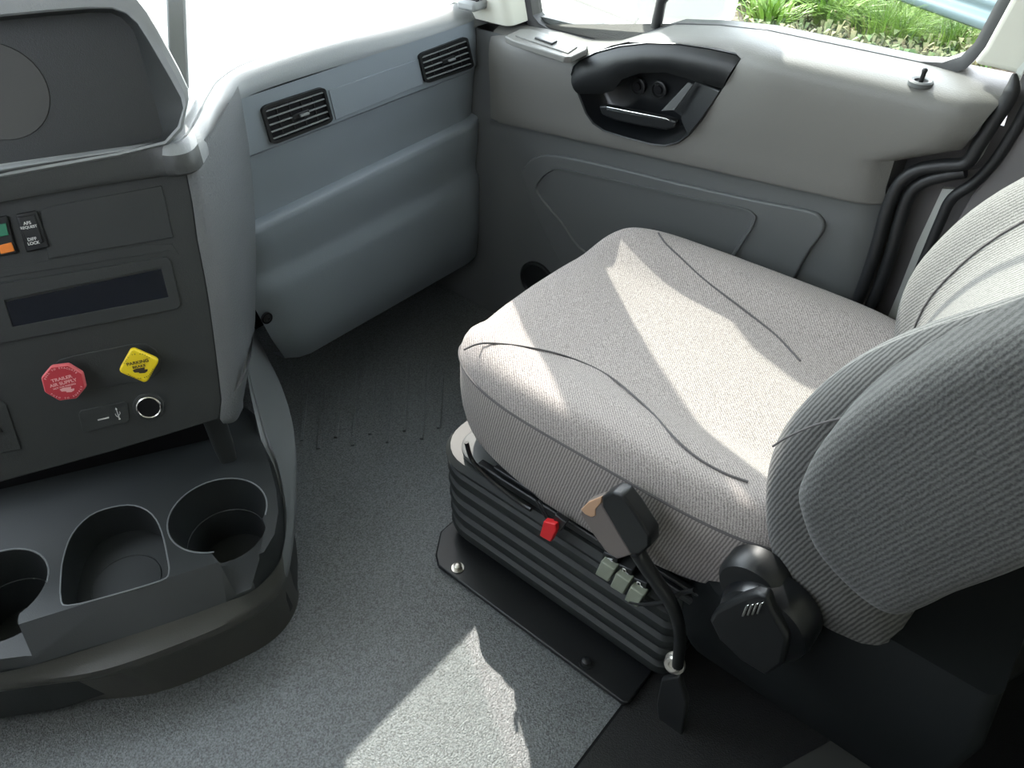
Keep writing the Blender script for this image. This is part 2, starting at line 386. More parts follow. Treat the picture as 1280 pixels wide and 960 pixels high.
# rounded corner column joining the control panel to the passenger side of the dash
rowsL = [(232, 210), (241, 255), (247, 300), (256, 345), (262, 380), (268, 425), (273, 465), (277, 500), (275, 524)]
rowsR = [(303, 130), (311, 180), (316, 230), (319, 275), (320, 310), (320, 355), (319, 400), (314, 445), (304, 500)]
rows = []
for i, (a, b) in enumerate(zip(rowsL, rowsR)):
    A = KP(*a, .002); Cc = PY(*b, 1.2) if i < 7 else KP(*b, -.02); Cc = V((Cc.x, Cc.y, Cc.z if i else Cc.z+.01))
    if i >= 7: Cc = PL(*b, A-NH*.035, NH)
    Bc = A+U*((.055 if i > 1 else .035+.01*i) if i < 7 else .028)+NN*.012
    r = [A-NN*.02, A-NN*.008]
    for k in range(15):
        t = k/14; r.append(A*(1-t)**2+Bc*2*t*(1-t)+Cc*t*t)
    rows.append(r)
rows.insert(0, [p+ZZ*.020-NH*.004 for p in rows[0]])
last = rows[-1]; cen = sum(last, V((0, 0, 0)))/len(last)
rows.append([lerp(p, cen, .12)-ZZ*.012 for p in last]); rows.append([lerp(p, cen, .5)-ZZ*.018 for p in last]); rows.append([lerp(p, cen, .95)-ZZ*.018 for p in last])
MB().grid(rows).obj('corner_column', 'column', console)
# support foot under the column
a = PZ(288, 578, .2); fo = []
for z, w, dd in ((.36, .04, .035), (.30, .038, .03), (.24, .036, .03), (.2, .030, .03), (.196, .028, .028)):
    c = V((a.x, a.y, z)); fo.append([c+U*x*w+NN*y*dd for x, y in rrect(-.1, -.5, 1, 1, .3)])
MB().grid(fo, closed_u=True, cap=True).obj('support_foot', 'dark', console)
# box that carries the panel behind (dark recess above the tray)
MB().prism([K0(*p, -.01) for p in [(-90, 580), (0, 550), (262, 490), (275, 600), (0, 680), (-90, 690)]], -NH*.02).obj('recess_back', 'void', console)
# ------------------------------------------------------------------ cup holder tray
tray = thing('cup_holder_tray', 'black moulded cup holder tray with three wells below the console', 'cup holder', (.2, 1.0, 0))
top = [(-130, 838), (-60, 812), (28, 779), (150, 741), (275, 702), (306, 700), (330, 690), (343, 668), (348, 640), (345, 612), (337, 580), (326, 552), (318, 530)]
gro = [(-130, 858), (-60, 848), (33, 834), (200, 783), (283, 753), (320, 737), (347, 707), (355, 680), (356, 650), (354, 623), (346, 583), (334, 550), (322, 520)]
T = [PZ(*p, .2) for p in top]; G = [PZ(*p, .152) for p in gro]
T = [V((p.x, p.y, .2)) for p in T]
back = [PZ(300, 505, .2), PZ(0, 570, .2), PZ(-130, 598, .2)]
Tb = [V((p.x, p.y, .2)) for p in back]; Gb = [V((p.x, p.y, .152)) for p in back]
rows = [[V((p.x, p.y, .02)) for p in G+Gb], G+Gb, T+Tb]
tr_ = MB().grid(rows, closed_u=True, cap=True).obj('tray_body', 'tray', tray)
W0 = WORLD[tr_.name]
def cutter(mb):
    me = mb.mesh('c'); me.transform(Matrix.Translation(-W0)); o = bpy.data.objects.new('c', me); COL.objects.link(o); o.matrix_world = Matrix.Translation(W0); return o
c3 = V((.337, .958, 0)); c1 = V((.018, 1.098, 0))
cuts = [cutter(MB().lathe(c3+ZZ*.06, ZZ, [(.066, 0), (.068, .07), (.0815, .128), (.083, .2)], 48)),
        cutter(MB().lathe(c1+ZZ*.06, ZZ, [(.066, 0), (.068, .07), (.0765, .128), (.078, .2)], 48))]
def flat(px, z0, z1, zp=.2):
    return cutter(MB().prism([V((PZ(*p, zp).x, PZ(*p, zp).y, z0)) for p in px], (0, 0, z1-z0)))
cuts.append(flat([(250, 676), (280, 716), (292, 735), (300, 737), (326, 705), (335, 668), (325, 640)], .157, .3, .18))
cuts.append(flat([(36, 744), (29, 785), (34, 812), (-10, 818), (-60, 805), (-50, 740)], .157, .3, .18))
dsh = catmull([V((p[0], p[1], 0)) for p in [(76, 748), (76, 722), (79, 698), (90, 668), (112, 645), (140, 634), (168, 632), (190, 643), (202, 665), (209, 695), (211, 716), (200, 726), (140, 744), (86, 757)]], 3, True)
cuts.append(flat([(p.x, p.y) for p in dsh], .13, .3))
boolean(tr_, cuts); finish(tr_, .0028, 3, angle=40)
# shallow round coaster step in the middle well, rings in the deep wells
cc = V((.172, 1.012, .1302))
MB().tube([cc+V((.056*math.cos(a/24*math.pi), .056*math.sin(a/24*math.pi), 0)) for a in range(48)], .0012, 6, closed=True).obj('well_ring', 'tray', tray)
for c in (c3, c1):
    MB().tube([c+V((.0685*math.cos(a/24*math.pi), .0685*math.sin(a/24*math.pi), .131)) for a in range(48)], .0012, 6, closed=True).obj('well_ring', 'tray', tray)
def arc(c, r, a0, a1, z): return [V((c.x+r*math.cos(math.radians(lerp(a0, a1, k/40))), c.y+r*math.sin(math.radians(lerp(a0, a1, k/40))), z)) for k in range(41)]
MB().tube(arc(c3, .0838, -52, 232, .2), .0014, 6).obj('well_highlight', 'rim', tray)  # lighter tubes paint the highlight along the well edges
MB().tube(arc(c1, .0788, -42, 205, .2), .0014, 6).obj('well_highlight', 'rim', tray)
MB().tube([V((PZ(p.x, p.y, .2).x, PZ(p.x, p.y, .2).y, .2)) for p in dsh], .0013, 6, closed=True).obj('well_highlight', 'rim', tray)
# outer rim that sweeps round the tray and up to the dash
gr2 = [(-130, 858, .152), (-60, 848, .152), (33, 834, .152), (200, 783, .152), (283, 753, .152), (320, 737, .152), (347, 707, .152), (355, 680, .154), (356, 650, .157), (354, 623, .162), (346, 583, .175), (334, 550, .195), (322, 510, .23), (312, 470, .27), (306, 430, .31)]
ou2 = [(-130, 886, .115), (-60, 872, .115), (33, 858, .115), (133, 842, .115), (233, 807, .115), (300, 777, .115), (345, 743, .115), (362, 706, .115), (368, 665, .118), (370, 630, .122), (371, 580, .13), (366, 530, .145), (352, 485, .165), (335, 450, .19), (318, 412, .22)]
rows = []
for g_, o_2 in zip(gr2, ou2):
    a = PZ(*g_); b = PZ(*o_2); d = (b-a); d.z = 0; dn = d.normalized()
    rows.append([a-dn*.02-ZZ*.01, a-dn*.002-ZZ*.004, a, a+dn*.004+ZZ*.003, lerp(a, b, .35)+ZZ*(.003), lerp(a, b, .7)+ZZ*.006+dn*.002, b+ZZ*.012, b, b-dn*.008-ZZ*.012, b-dn*.03-ZZ*.02, V((b.x, b.y, 0))-dn*.045])
sm = []
cols = [catmull([r[k] for r in rows], 5) for k in range(len(rows[0]))]
rows = [[c[i] for c in cols] for i in range(len(cols[0]))]
half = int(len(rows)*.47)
MB().grid(rows[:half+1]).obj('front_rim', 'traylip', tray); MB().grid(rows[half:]).obj('side_rim', 'rim', tray)
# ================================================================== DASHBOARD
dash = thing('dashboard', 'grey passenger side dashboard with rounded ledge and two air vents', 'dashboard', (1.0, 1.25, 0))
Gp = [(-130, 236), (0, 212), (100, 196), (192, 183), (217, 178), (232, 168), (245, 147), (260, 119), (276, 98), (318, 75), (417, 49), (515, 20), (575, 2), (618, -11)]
Lp = [(-130, 270), (0, 244), (100, 228), (190, 215), (222, 216), (246, 210), (259, 193), (279, 155), (295, 129), (325, 112), (417, 82), (515, 56), (581, 36), (622, 23)]
rows = []
GG = [PZ(*p, .787) for p in Gp]; LL = [PZ(*p, .752) for p in Lp]
IN = []
for i, (a, b) in enumerate(zip(GG, LL)):
    j0, j1 = max(0, i-1), min(len(GG)-1, i+1); t = (GG[j1]-GG[j0]).normalized(); n = ZZ.cross(t).normalized()
    if n.y < 0: n = -n
    flat_ = V((b.x, b.y, .787)); w = (flat_-a)
    rows.append([a+n*.022-ZZ*.012, a+n*.018-ZZ*.002, a+n*.012+ZZ*.001, a+n*.002, a-ZZ*.003, a-n*.002, a+w*.25+ZZ*.001, a+w*.55-ZZ*.003, a+w*.82-ZZ*.011, a+w*.97-ZZ*.022, b+ZZ*.004, b-ZZ*.003, b-w*.2-ZZ*.008, b-w*.6-ZZ*.01])
    IN.append(a+n*.022-ZZ*.012)
cols = [catmull([r[k] for r in rows], 5) for k in range(len(rows[0]))]
rows = [[c[i] for c in cols] for i in range(len(cols[0]))]
NC = next(i for i, r in enumerate(rows) if r[5].x > .47 and i > 10)
NC = min(range(len(rows)), key=lambda i: (rows[i][5]-PZ(205, 182, .787)).length)
NF = min(range(len(rows)), key=lambda i: (rows[i][5]-PZ(240, 156, .787)).length)
MB().grid([r[:9] for r in rows[NC:NF+1]]).obj('ledge', 'grey', dash)
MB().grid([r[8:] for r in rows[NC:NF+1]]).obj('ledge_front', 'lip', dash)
MB().grid([r[:7] for r in rows[:NC+1]]).obj('ledge', 'grey', dash)
MB().grid(rows[NF:]).obj('ledge', 'grey', dash)
MB().grid([r[6:] for r in rows[:NC+1]]).obj('ledge_front', 'lip', dash)  # front roll darker than the ledge top, as far as the corner
# dash top: pad behind the ledge that runs to the windscreen
inn = catmull(IN, 4); rr = []
for p in inn: rr.append([p, V((p.x, lerp(p.y, 1.7, .15), .772)), V((lerp(p.x, p.x+.05, .5), 1.5, .79)), V((p.x+.05, 1.80, .80))])
MB().grid(rr).obj('top_pad', 'dashtop', dash)
# raised moulding right of the hood and low rib between the tray and the ledge
# fascia, one relief surface
prof = [(.765, .0), (.72, .0), (.672, .0), (.665, .001), (.661, .006), (.64, .010), (.58, .018), (.545, .021), (.5335, .021), (.530, .004), (.526, .000), (.515, -.001), (.47, .006), (.43, .013), (.412, .013), (.395, .004), (.37, .003), (.25, .010), (.178, .022), (.17, .03), (.16, .08)]
rows = []
for z, dy in prof:
    r = []
    for k in range(25):
        s_ = k/24; x0 = interp([(.16, .705), (.30, .655), (.40, .64), (.8, .66)], z); x = lerp(x0, 1.33, s_)
        zz = z+(.018*s_ if .5 < z < .56 else 0)-(.014*s_ if z < .2 else 0)
        ed = .03*max(0, 1-(s_*24)/2.0)**2 if z < .5 else 0
        ed2 = .02*max(0, (s_-.9)/.1)**2
        r.append(V((x, 1.2+dy+ed+ed2, zz)))
    rows.append(r)
MB().grid(rows).obj('fascia', 'fascia', dash)
def fplate(name, px, y0, y1, m, parent, **k):
    return MB().prism([PY(*p, y1) for p in px], (0, y0-y1, 0)).obj(name, m, parent, **k)
fplate('trim_plate', [(411, 113), (523, 74), (530, 105), (420, 150)], 1.2, 1.1985, 'fascia', dash, bevel=.001)
def vent(px, label):
    q = [PY(*p, 1.195) for p in px]   # tl, tr, br, bl
    def P(u, v, d=0): return lerp(lerp(q[0], q[1], u), lerp(q[3], q[2], u), v)+V((0, d, 0))
    rn = [P(.5+a*.5, .5+b*.5) for a, b in rrect(0, 0, 2, 2, .22)]
    h = MB().prism([V((p.x, 1.199, p.z)) for p in rn], (0, .03, 0)).obj('air_vent', 'void', dash, label=label)
    # frame ring
    ri = [P(.5+a*.46, .5+b*.42) for a, b in rrect(0, 0, 2, 2, .22)]
    ro = rn
    MB().grid([[p+V((0, .006, 0)) for p in ro], [p+V((0, -.001, 0)) for p in ro], [p+V((0, -.001, 0)) for p in ri], [p+V((0, .006, 0)) for p in ri]], closed_u=True, closed_v=True).obj('vent_frame', 'darksm', h)
    for k in range(5):
        v = .14+.72*k/4
        a, b = P(.05, v, .0015), P(.95, v, .0015)
        MB().prism([a+V((0, -.002, .0008)), b+V((0, -.002, .0008)), b+V((0, -.002, -.0008)), a+V((0, -.002, -.0008))], (0, .004, 0)).obj('louver', 'grey', h, smooth=False)
    for k in range(4):
        u = .22+.56*k/3
        a, b = P(u, .1, .003), P(u, .9, .003)
        MB().prism([a+V((-.001, -.001, 0)), a+V((.001, -.001, 0)), b+V((.001, -.001, 0)), b+V((-.001, -.001, 0))], (0, .004, 0)).obj('vane', 'darksm', h, smooth=False)
    c = P(.55, .5, -.002)
    MB().prism([c+V((-.022, 0, .004)), c+V((.016, 0, .005)), c+V((.016, 0, -.005)), c+V((-.022, 0, -.004))], (0, .006, 0)).obj('vent_tab', 'darksm', h, bevel=.001)
    MB().box(c+V((.002, -.003, 0)), (.02, .006, .004)).obj('tab_grip', 'grey', h, bevel=.001)
vent([(326, 134), (406, 108), (417, 152), (340, 182)], 'nearer air vent with black louvres')
vent([(523, 68), (584, 45), (593, 84), (532, 105)], 'air vent beside the door with black louvres')
# small defroster vent on the top near the pillar
c = PZ(596, 3, .80)
dv = MB().box(c, (.075, .05, .02)).obj('defroster_vent', 'grey', dash, bevel=.006, label='small vent at the far corner of the dash')
for k in range(4): MB().box(c+V((-.02+.0135*k, -.008, .0105)), (.009, .028, .002)).obj('louver', 'void', dv)
# screw in the lower panel
c = PY(334, 398, 1.205)
sc = MB().lathe(c, (0, -1, 0), [(.0125, -.004), (.0125, .001), (.010, .002), (.0095, .000), (.001, .0)], 20).obj('trim_screw', 'void', dash)
MB().lathe(c, (0, -1, 0), [(.0085, .0), (.0085, .0018), (.004, .003), (.0035, .001)], 16).obj('screw_head', 'darksm', sc)
# kick panel between dash, door and floor
MB().grid([[V((x, y, z)) for z in (0, .25, .5, .745)] for x, y in ((1.322, 1.05), (1.318, 1.17), (1.318, 1.25), (1.34, 1.7))]).obj('kick_panel', 'doorlow', dash)
MB().grid([[V((x, 1.62-.2*k/4 if k > 2 else 1.62, z)) for k, z in enumerate((0, .2, .4, .6))] for x in (.1, .7, 1.34)]).obj('firewall_carpet', 'carpet', dash)
# ------------------------------------------------------------------ display hood
hood = thing('display_hood', 'black arched display hood on top of the dash at the top left', 'dash hood', (.3, 1.25, .76))
db = (PZ(100, 187, .778)-P0).dot(NN); d0 = db+.05
inner = [(-130, 30), (0, 21), (60, 15), (110, 11), (140, 11), (158, 17), (172, 30), (186, 52), (200, 76), (214, 100), (226, 122), (229, 135), (222, 158), (206, 176), (150, 190), (0, 216), (-130, 238)]
outer = [(-130, -14), (0, -22), (60, -26), (120, -24), (158, -16), (172, -2), (184, 14), (196, 34), (209, 58), (224, 86), (235, 110), (236, 124), (228, 162), (209, 182), (150, 196), (0, 224), (-130, 246)]
backp = [(-130, 34), (0, 26), (60, 20), (110, 16), (138, 16), (152, 22), (165, 36), (172, 52), (178, 74), (185, 100), (192, 122), (197, 140), (203, 163), (200, 172), (150, 184), (0, 210), (-130, 232)]
I = [KP(*p, d0) for p in inner]; O = [KP(*p, d0) for p in outer]; B = [KP(*p, db) for p in backp]
def far(p, k): c = KP(40, 190, d0); q = c+(p-c)*.93; return q-NN*k
R = []
R.append(B); R.append([lerp(a, b, .5) for a, b in zip(B, I)]); R.append(I)
R.append([lerp(a, b, .06)+NN*.004 for a, b in zip(I, O)]); R.append([lerp(a, b, .5)+NN*.006 for a, b in zip(I, O)]); R.append([lerp(a, b, .92)+NN*.002 for a, b in zip(I, O)]); R.append([p-NN*.008 for p in O])
R.append([far(p, .06) for p in O]); R.append([far(p, .13) for p in O])
MB().grid(R[2:]).obj('hood_shell', 'grey', hood, sub=0)
MB().grid(R[:3]).obj('hood_lining', 'dark', hood)
MB().prism(B, -NN*.004).obj('display_panel', 'dark', hood)
cc = KP(-3, 115, db+.0004); MB().lathe(cc, NN, [(.064, 0), (.063, .0012), (.002, .0014)], 40).obj('round_cover', 'cover', hood, label='faint round cover on the display panel')
# ribbed side moulding standing between hood and ledge
MB().prism([PL(*p, P0-NN*.14, NN) for p in [(206, -30), (231, -30), (233, 40), (236, 112), (212, 112)]], -NN*.05).obj('side_moulding', 'grey', hood, bevel=.004)
# ================================================================== DOOR (the setting)
door = thing('door_1', 'grey passenger door with black pull handle recess and storage pocket', 'door', (1.33, .7, 0), kind='structure')
ztab = [(.0, .842), (.25, .842), (.58, .842), (.67, .834), (.76, .82), (.88, .768), (.95, .756), (1.2, .756)]
ymin = [(0, .24), (.43, .25), (.55, .272), (.64, .292), (.69, .289), (.708, .268), (.716, .232), (.73, .207), (.80, .185), (.84, .172)]
def zseam(y): return .629-.084*(y-.283)
def xdoor(k, y): pass
rows = []
prof = [('t', 0, 1.392), ('t', -.001, 1.37), ('t', -.004, 1.335), ('t', -.010, 1.318), ('t', -.020, 1.3065), ('t', -.034, 1.3005), ('t', -.055, 1.2975), ('t', -.085, 1.2975), ('s', .08, 1.3), ('s', .03, 1.3), ('s', .006, 1.300), ('s', .001, 1.302), ('s', -.002, 1.310), ('s', -.008, 1.312), ('s', -.03, 1.311), ('a', .50, 1.311), ('a', .42, 1.311), ('a', .30, 1.312), ('a', .18, 1.312), ('a', .06, 1.315)]
NY = 44
for kind, dz, X in prof:
    fr = []; bk = []
    for k in range(NY+1):
        s_ = k/NY; z_est = .84+dz if kind == 't' else (.6+dz if kind == 's' else dz)
        y0 = interp(ymin, z_est); y = lerp(1.17, y0, s_)
        z = interp(ztab, y)+dz if kind == 't' else (zseam(y)+dz if kind == 's' else min(dz, zseam(y)-.045))
        x = X
        if kind == 't' and dz < -.002: x -= .016*math.exp(-((y-.74)/.13)**2)       # swelling above the handle
        wr_ = min(1, max(0, (.64-y)/.14)); wr_ = wr_*wr_*(3-2*wr_)
        if kind == 't': x -= wr_*interp([(-.2, .012), (-.085, .017), (-.055, .020), (-.034, .023), (-.02, .026), (-.01, .027), (-.004, .025), (-.0015, .012), (0, 0)], dz)
        if kind == 's' and dz > .05: x -= wr_*.007
        if y < y0+.05: x += .022*(1-(y-y0)/.05)**2                                 # rolled rear edge
        if y > 1.10: x += .012*((y-1.10)/.07)**2
        fr.append(V((x, y, z))); bk.append(V((max(1.425, x), y, z)))
    rows.append(fr+bk[::-1])
dp = MB().grid(rows, closed_u=True, cap=True).obj('door_panel', 'doorgrey', door, smooth=True)
cup = [(715, 92), (718, 82), (726, 75), (745, 65), (775, 57), (810, 53), (850, 54), (890, 60), (922, 67), (929, 72), (920, 88), (905, 112), (892, 130), (876, 152), (862, 168), (848, 178), (832, 182), (815, 180), (780, 171), (755, 163), (742, 154), (733, 141), (724, 118)]
C3 = [PX(*p, 1.298) for p in cup]
for o, c in ((dp, C3),):
    me = MB().prism([V((1.2, p.y, p.z))-WORLD[o.name] for p in c], (.19, 0, 0)).mesh('c')
    cu_ = bpy.data.objects.new('c', me); COL.objects.link(cu_); cu_.matrix_world = Matrix.Translation(WORLD[o.name]); bpy.context.view_layer.update(); boolean(o, [cu_]); finish(o)
# darker lower door skin laid over the panel under the crease
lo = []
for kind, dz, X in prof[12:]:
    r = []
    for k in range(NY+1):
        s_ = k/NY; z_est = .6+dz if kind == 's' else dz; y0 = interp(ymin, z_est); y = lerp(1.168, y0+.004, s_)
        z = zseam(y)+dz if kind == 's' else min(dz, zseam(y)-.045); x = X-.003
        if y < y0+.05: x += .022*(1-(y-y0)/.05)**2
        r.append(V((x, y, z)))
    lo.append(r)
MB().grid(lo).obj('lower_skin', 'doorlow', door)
def dpl(name, pts, x0, x1, m, parent, **k):
    """plate on the door, from depth x0 (out) to x1 (towards cabin)"""
    return MB().prism([V((x1, p.y, p.z)) for p in pts], (x0-x1, 0, 0)).obj(name, m, parent, **k)
# storage pocket
def soft(px, X, n=4, extra=()):
    P = [PX(*p, X) for p in px]+[V((X, y, z)) for y, z in extra]
    return catmull(P, n, True)
op = soft([(652, 222), (656, 208), (668, 197), (690, 194), (760, 208), (850, 230), (940, 250), (1010, 264), (1026, 273), (1030, 284), (1024, 298), (1004, 326)], 1.30, 4, [(.42, .30), (.50, .25), (.88, .25), (.98, .31)])
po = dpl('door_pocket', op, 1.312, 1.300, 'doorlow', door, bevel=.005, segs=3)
ip = soft([(668, 240), (672, 224), (684, 213), (702, 211), (780, 228), (860, 246), (925, 259), (942, 267), (944, 276), (932, 298)], 1.297, 4, [(.55, .36), (.62, .31), (.86, .31), (.95, .37)])
ring = [V((1.2995, p.y, p.z)) for p in ip]; cen = sum(ring, V((0, 0, 0)))/len(ring)
MB().grid([[p for p in ring], [p+V((-.004, 0, 0)) for p in ring], [V((1.2955, (p-cen).y*.975+cen.y, (p-cen).z*.96+cen.z)) for p in ring], [V((1.2995, (p-cen).y*.965+cen.y, (p-cen).z*.945+cen.z)) for p in ring]], closed_u=True).obj('pocket_bead', 'doorlow', po)
# round speaker dish low on the door, half hidden by the seat
c = PX(672, 352, 1.306)
sp = MB().lathe(c, (-1, 0, 0), [(.055, -.004), (.055, .004), (.05, .006), (.045, .001), (.002, 0)], 36).obj('speaker_ring', 'darksm', door)
# handle recess
hr = MB()
rings = []
cen = sum(C3, V((0, 0, 0)))/len(C3)
for f, X in ((1.012, 1.2965), (1.0, 1.2935), (.975, 1.2945), (.95, 1.305), (.90, 1.335), (.80, 1.348), (.4, 1.350), (.02, 1.350)):
    rings.append([V((X, cen.y+(p.y-cen.y)*f, cen.z+(p.z-cen.z)*f)) for p in C3])
bowl = hr.grid(rings, closed_u=True).obj('handle_recess', 'black', door)
ue = [(716, 91), (719, 82), (728, 75), (746, 66), (775, 58), (810, 54), (850, 55), (890, 61), (922, 68), (927, 72)]
le = [(722, 118), (733, 118), (748, 118), (766, 114), (776, 100), (798, 92), (830, 91), (858, 99), (885, 107), (903, 112)]
rows = []
for a, b in zip(ue, le):
    A = PX(*a, 1.296); B_ = PX(*b, 1.290); r = []
    for k in range(9):
        t = k/8; p = lerp(A, B_, t); p.x = lerp(1.296, 1.293, t)-.013*math.sin(math.pi*min(1, t*1.02))**.7; r.append(p)
    r.append(V((1.300, B_.y, B_.z+.004))); r.append(V((1.335, B_.y, B_.z+.008)))
    rows.append(r)
MB().grid(rows).obj('grab_bar', 'darksm', bowl, solid=.0)
# slanted rear cheek of the recess
ck = [(862, 104), (903, 112), (892, 130), (876, 152), (862, 168), (846, 160), (842, 150), (826, 138)]
P = [PX(*p, 1.296) for p in ck]
MB().prism([V((1.288+(.03 if i in (0, 5, 6, 7) else 0), p.y, p.z)) for i, p in enumerate(P)], (.03, 0, 0)).obj('recess_cheek', 'darksm', bowl, bevel=.003)
MB().prism([PX(*p, 1.30) for p in [(860, 103), (866, 106), (843, 138), (826, 139)]], (.004, 0, 0)).obj('cheek_edge', 'greysteel', bowl, bevel=.001)
# door pull lever
lev = [(748, 133), (756, 132), (800, 141), (832, 147), (846, 152), (843, 160), (832, 163), (800, 158), (768, 151), (752, 144)]
lv = MB().prism([PX(*p, 1.302) for p in lev], (.016, 0, 0)).obj('pull_lever', 'darksm', bowl, bevel=.004, segs=3)
MB().prism([PX(*p, 1.2995) for p in [(758, 133), (800, 141.5), (832, 147.5), (838, 151), (800, 146), (758, 138)]], (.004, 0, 0)).obj('lever_edge', 'chrome', lv, bevel=.001, label='bright edge of the pull lever')
for x, y in ((797.5, 108), (824, 112)):
    c = PX(x, y, 1.343)
    b = MB().lathe(c, (-1, 0, 0), [(.017, -.004), (.017, .003), (.014, .004), (.012, .001), (.001, .001)], 24).obj('lock_button', 'darksm', bowl)
    MB().lathe(c, (-1, 0, 0), [(.008, .0), (.008, .005), (.004, .006), (.001, .0055)], 16).obj('button_cap', 'void', b)
# switch plate on the sill
sp_ = [PZ(*p, .762) for p in [(631, 45), (650, 36), (664, 36), (735, 57), (733, 62), (714, 71), (705, 71), (640, 50)]]
b = MB().prism(sp_, (0, 0, -.012)).obj('switch_plate', 'doorgrey', door, bevel=.002)
MB().prism([PZ(*p, .7645) for p in [(644, 44), (654, 39), (722, 58), (710, 66)]], (0, 0, -.003)).obj('plate_inlay', 'doorgrey', b, bevel=.001)
MB().prism([PZ(*p, .7685) for p in [(668, 46), (677, 45), (697, 50), (690, 54)]], (0, 0, -.006)).obj('window_switch', 'darksm', b, bevel=.0015)
# lock pull on the sill
c = PZ(1151, 103, .838)
b = MB().lathe(c, (0, 0, 1), [(.018, -.004), (.018, .002), (.015, .004), (.0105, .003), (.0095, -.001)], 28).obj('lock_bezel', 'greysteel', door)
MB().lathe(c, (0, 0, 1), [(.0096, -.001), (.0096, .0005), (.001, .0005)], 20).obj('lock_well', 'void', b)
MB().lathe(c, (0, 0, 1), [(.0035, 0), (.0035, .014), (.0045, .018), (.003, .021), (.0005, .022)], 14).obj('lock_pin', 'darksm', b)
# weatherstrips, painted edge and jamb behind the door
def xt(px, X, r, name, m, parent, flat=1, n=10): return MB().tube([PX(*p, X) for p in px], r, n, res=6, flat=flat).obj(name, m, parent)
xt([(1268, 92), (1266, 110), (1258, 128), (1240, 155), (1222, 183), (1207, 204), (1178, 207), (1146, 213), (1124, 230), (1109, 262), (1097, 305), (1082, 350), (1064, 395), (1040, 450)], 1.318, lambda t: .011*min(1, .25+t*9), 'door_seal', 'rubber', door)
# body side: lower wall and pillars
wr = thing('wall_right', 'taupe inner body side behind the passenger door', 'body side', (1.4, .2, 0), kind='structure')
MB().box((1.43, .35, .37), (.05, 2.9, .80)).obj('body_side', 'pillar', wr)
xt([(1207, 214), (1182, 219), (1155, 227), (1137, 243), (1126, 272), (1113, 318), (1098, 360), (1080, 400), (1050, 460)], 1.325, .011, 'body_seal', 'rubber', wr)
xt([(1306, 84), (1290, 122), (1267, 165), (1243, 202), (1218, 228), (1190, 248), (1176, 275), (1158, 318), (1140, 360), (1128, 395), (1110, 445)], 1.335, .009, 'jamb_seal', 'rubber', wr)
MB().prism([PX(*p, 1.325) for p in [(1286, 70), (1279, 90), (1250, 150), (1227, 196), (1219, 206), (1204, 204), (1216, 188), (1243, 148), (1272, 86)]], (.01, 0, 0)).obj('painted_jamb', 'paint', wr, smooth=False)
MB().prism([PX(*p, 1.36) for p in [(1178, 236), (1192, 237), (1182, 256), (1168, 280), (1150, 325), (1130, 372), (1116, 408), (1100, 450), (1090, 450), (1106, 405), (1124, 362), (1146, 305)]], (.01, 0, 0)).obj('painted_jamb', 'paint', wr, smooth=False)
MB().prism([PX(*p, 1.372) for p in [(1140, 236), (1240, 205), (1286, 60), (1286, 250), (1120, 470), (1060, 470)]], (.01, 0, 0)).obj('jamb_panel', 'pillar', wr, smooth=False)
MB().prism([PX(*p, 1.338) for p in [(1320, 75), (1300, 108), (1280, 145), (1260, 182), (1242, 210), (1214, 246), (1188, 292), (1166, 342), (1148, 388), (1128, 440)]]+[V((1.338, y, z)) for y, z in [(.2, 0), (-1.0, 0), (-1.0, .866), (.13, .866)]], (.06, 0, 0)).obj('pillar_trim', 'pillar', wr, bevel=.01, segs=3)
MB().prism([V((1.345, y, z)) for y, z in [(.236, .866), (.15, .864), (-1.0, .864), (-1.0, 1.9), (.16, 1.9), (.148, 1.62), (.184, 1.2), (.228, .89)]], (.08, 0, 0)).obj('rear_pillar', 'beige', wr, bevel=.008, segs=3)
# front pillar (beige) with the sun blind channel
MB().grid([[V((x, y+dy, z)) for x, y in rrect(1.365, 1.2, .10, .17, .02)] for z, dy in ((.765, .0), (.9, .035), (1.1, .075), (1.3, .085), (1.87, .085))], closed_u=True, cap=True).obj('front_pillar', 'beige', wr)
# window frame, divider and pane of the door
wn = thing('window_2', 'passenger door window with black frame and slim vertical divider bar', 'window', (1.39, .7, .85), kind='structure')
inn_ = [(1.108, .775), (1.09, .762), (1.064, .756), (.934, .757), (.88, .768), (.81, .80), (.758, .822), (.668, .835), (.576, .843), (.406, .843), (.317, .843), (.285, .848), (.262, .862), (.250, .885), (.205, 1.2), (.17, 1.60), (.19, 1.72), (.28, 1.77), (.7, 1.79), (.95, 1.76), (1.08, 1.68), (1.14, 1.58), (1.168, 1.48), (1.175, 1.3), (1.165, 1.1), (1.14, .92)]
cy, cz = .68, 1.25
def offl(d):
    P = [V((0, y, z)) for y, z in inn_]; out = []
    for i, p in enumerate(P):
        t = (P[(i+1) % len(P)]-P[i-1]).normalized(); n = V((0, t.z, -t.y))
        if n.dot(p-V((0, cy, cz))) < 0: n = -n
        out.append(p+n*d)
    return out
def atx(L_, x): return [V((x, p.y, p.z)) for p in L_]
MB().grid([atx(offl(0), 1.405), atx(offl(0), 1.385), atx(offl(.008), 1.378), atx(offl(.02), 1.376), atx(offl(.02), 1.42), atx(offl(0), 1.42)], closed_u=True, closed_v=True).obj('window_frame', 'rubber', wn)
MB().tube([PX(820, 34, 1.395), PX(827, 0, 1.395), V((1.395, .70, 1.0)), V((1.395, .64, 1.15)), V((1.395, .60, 1.79))], .011, 10).obj('divider_bar', 'rubber', wn)
MB().prism(atx(offl(.006), 1.397), (.004, 0, 0)).obj('glass_pane', 'glass', wn, smooth=False)
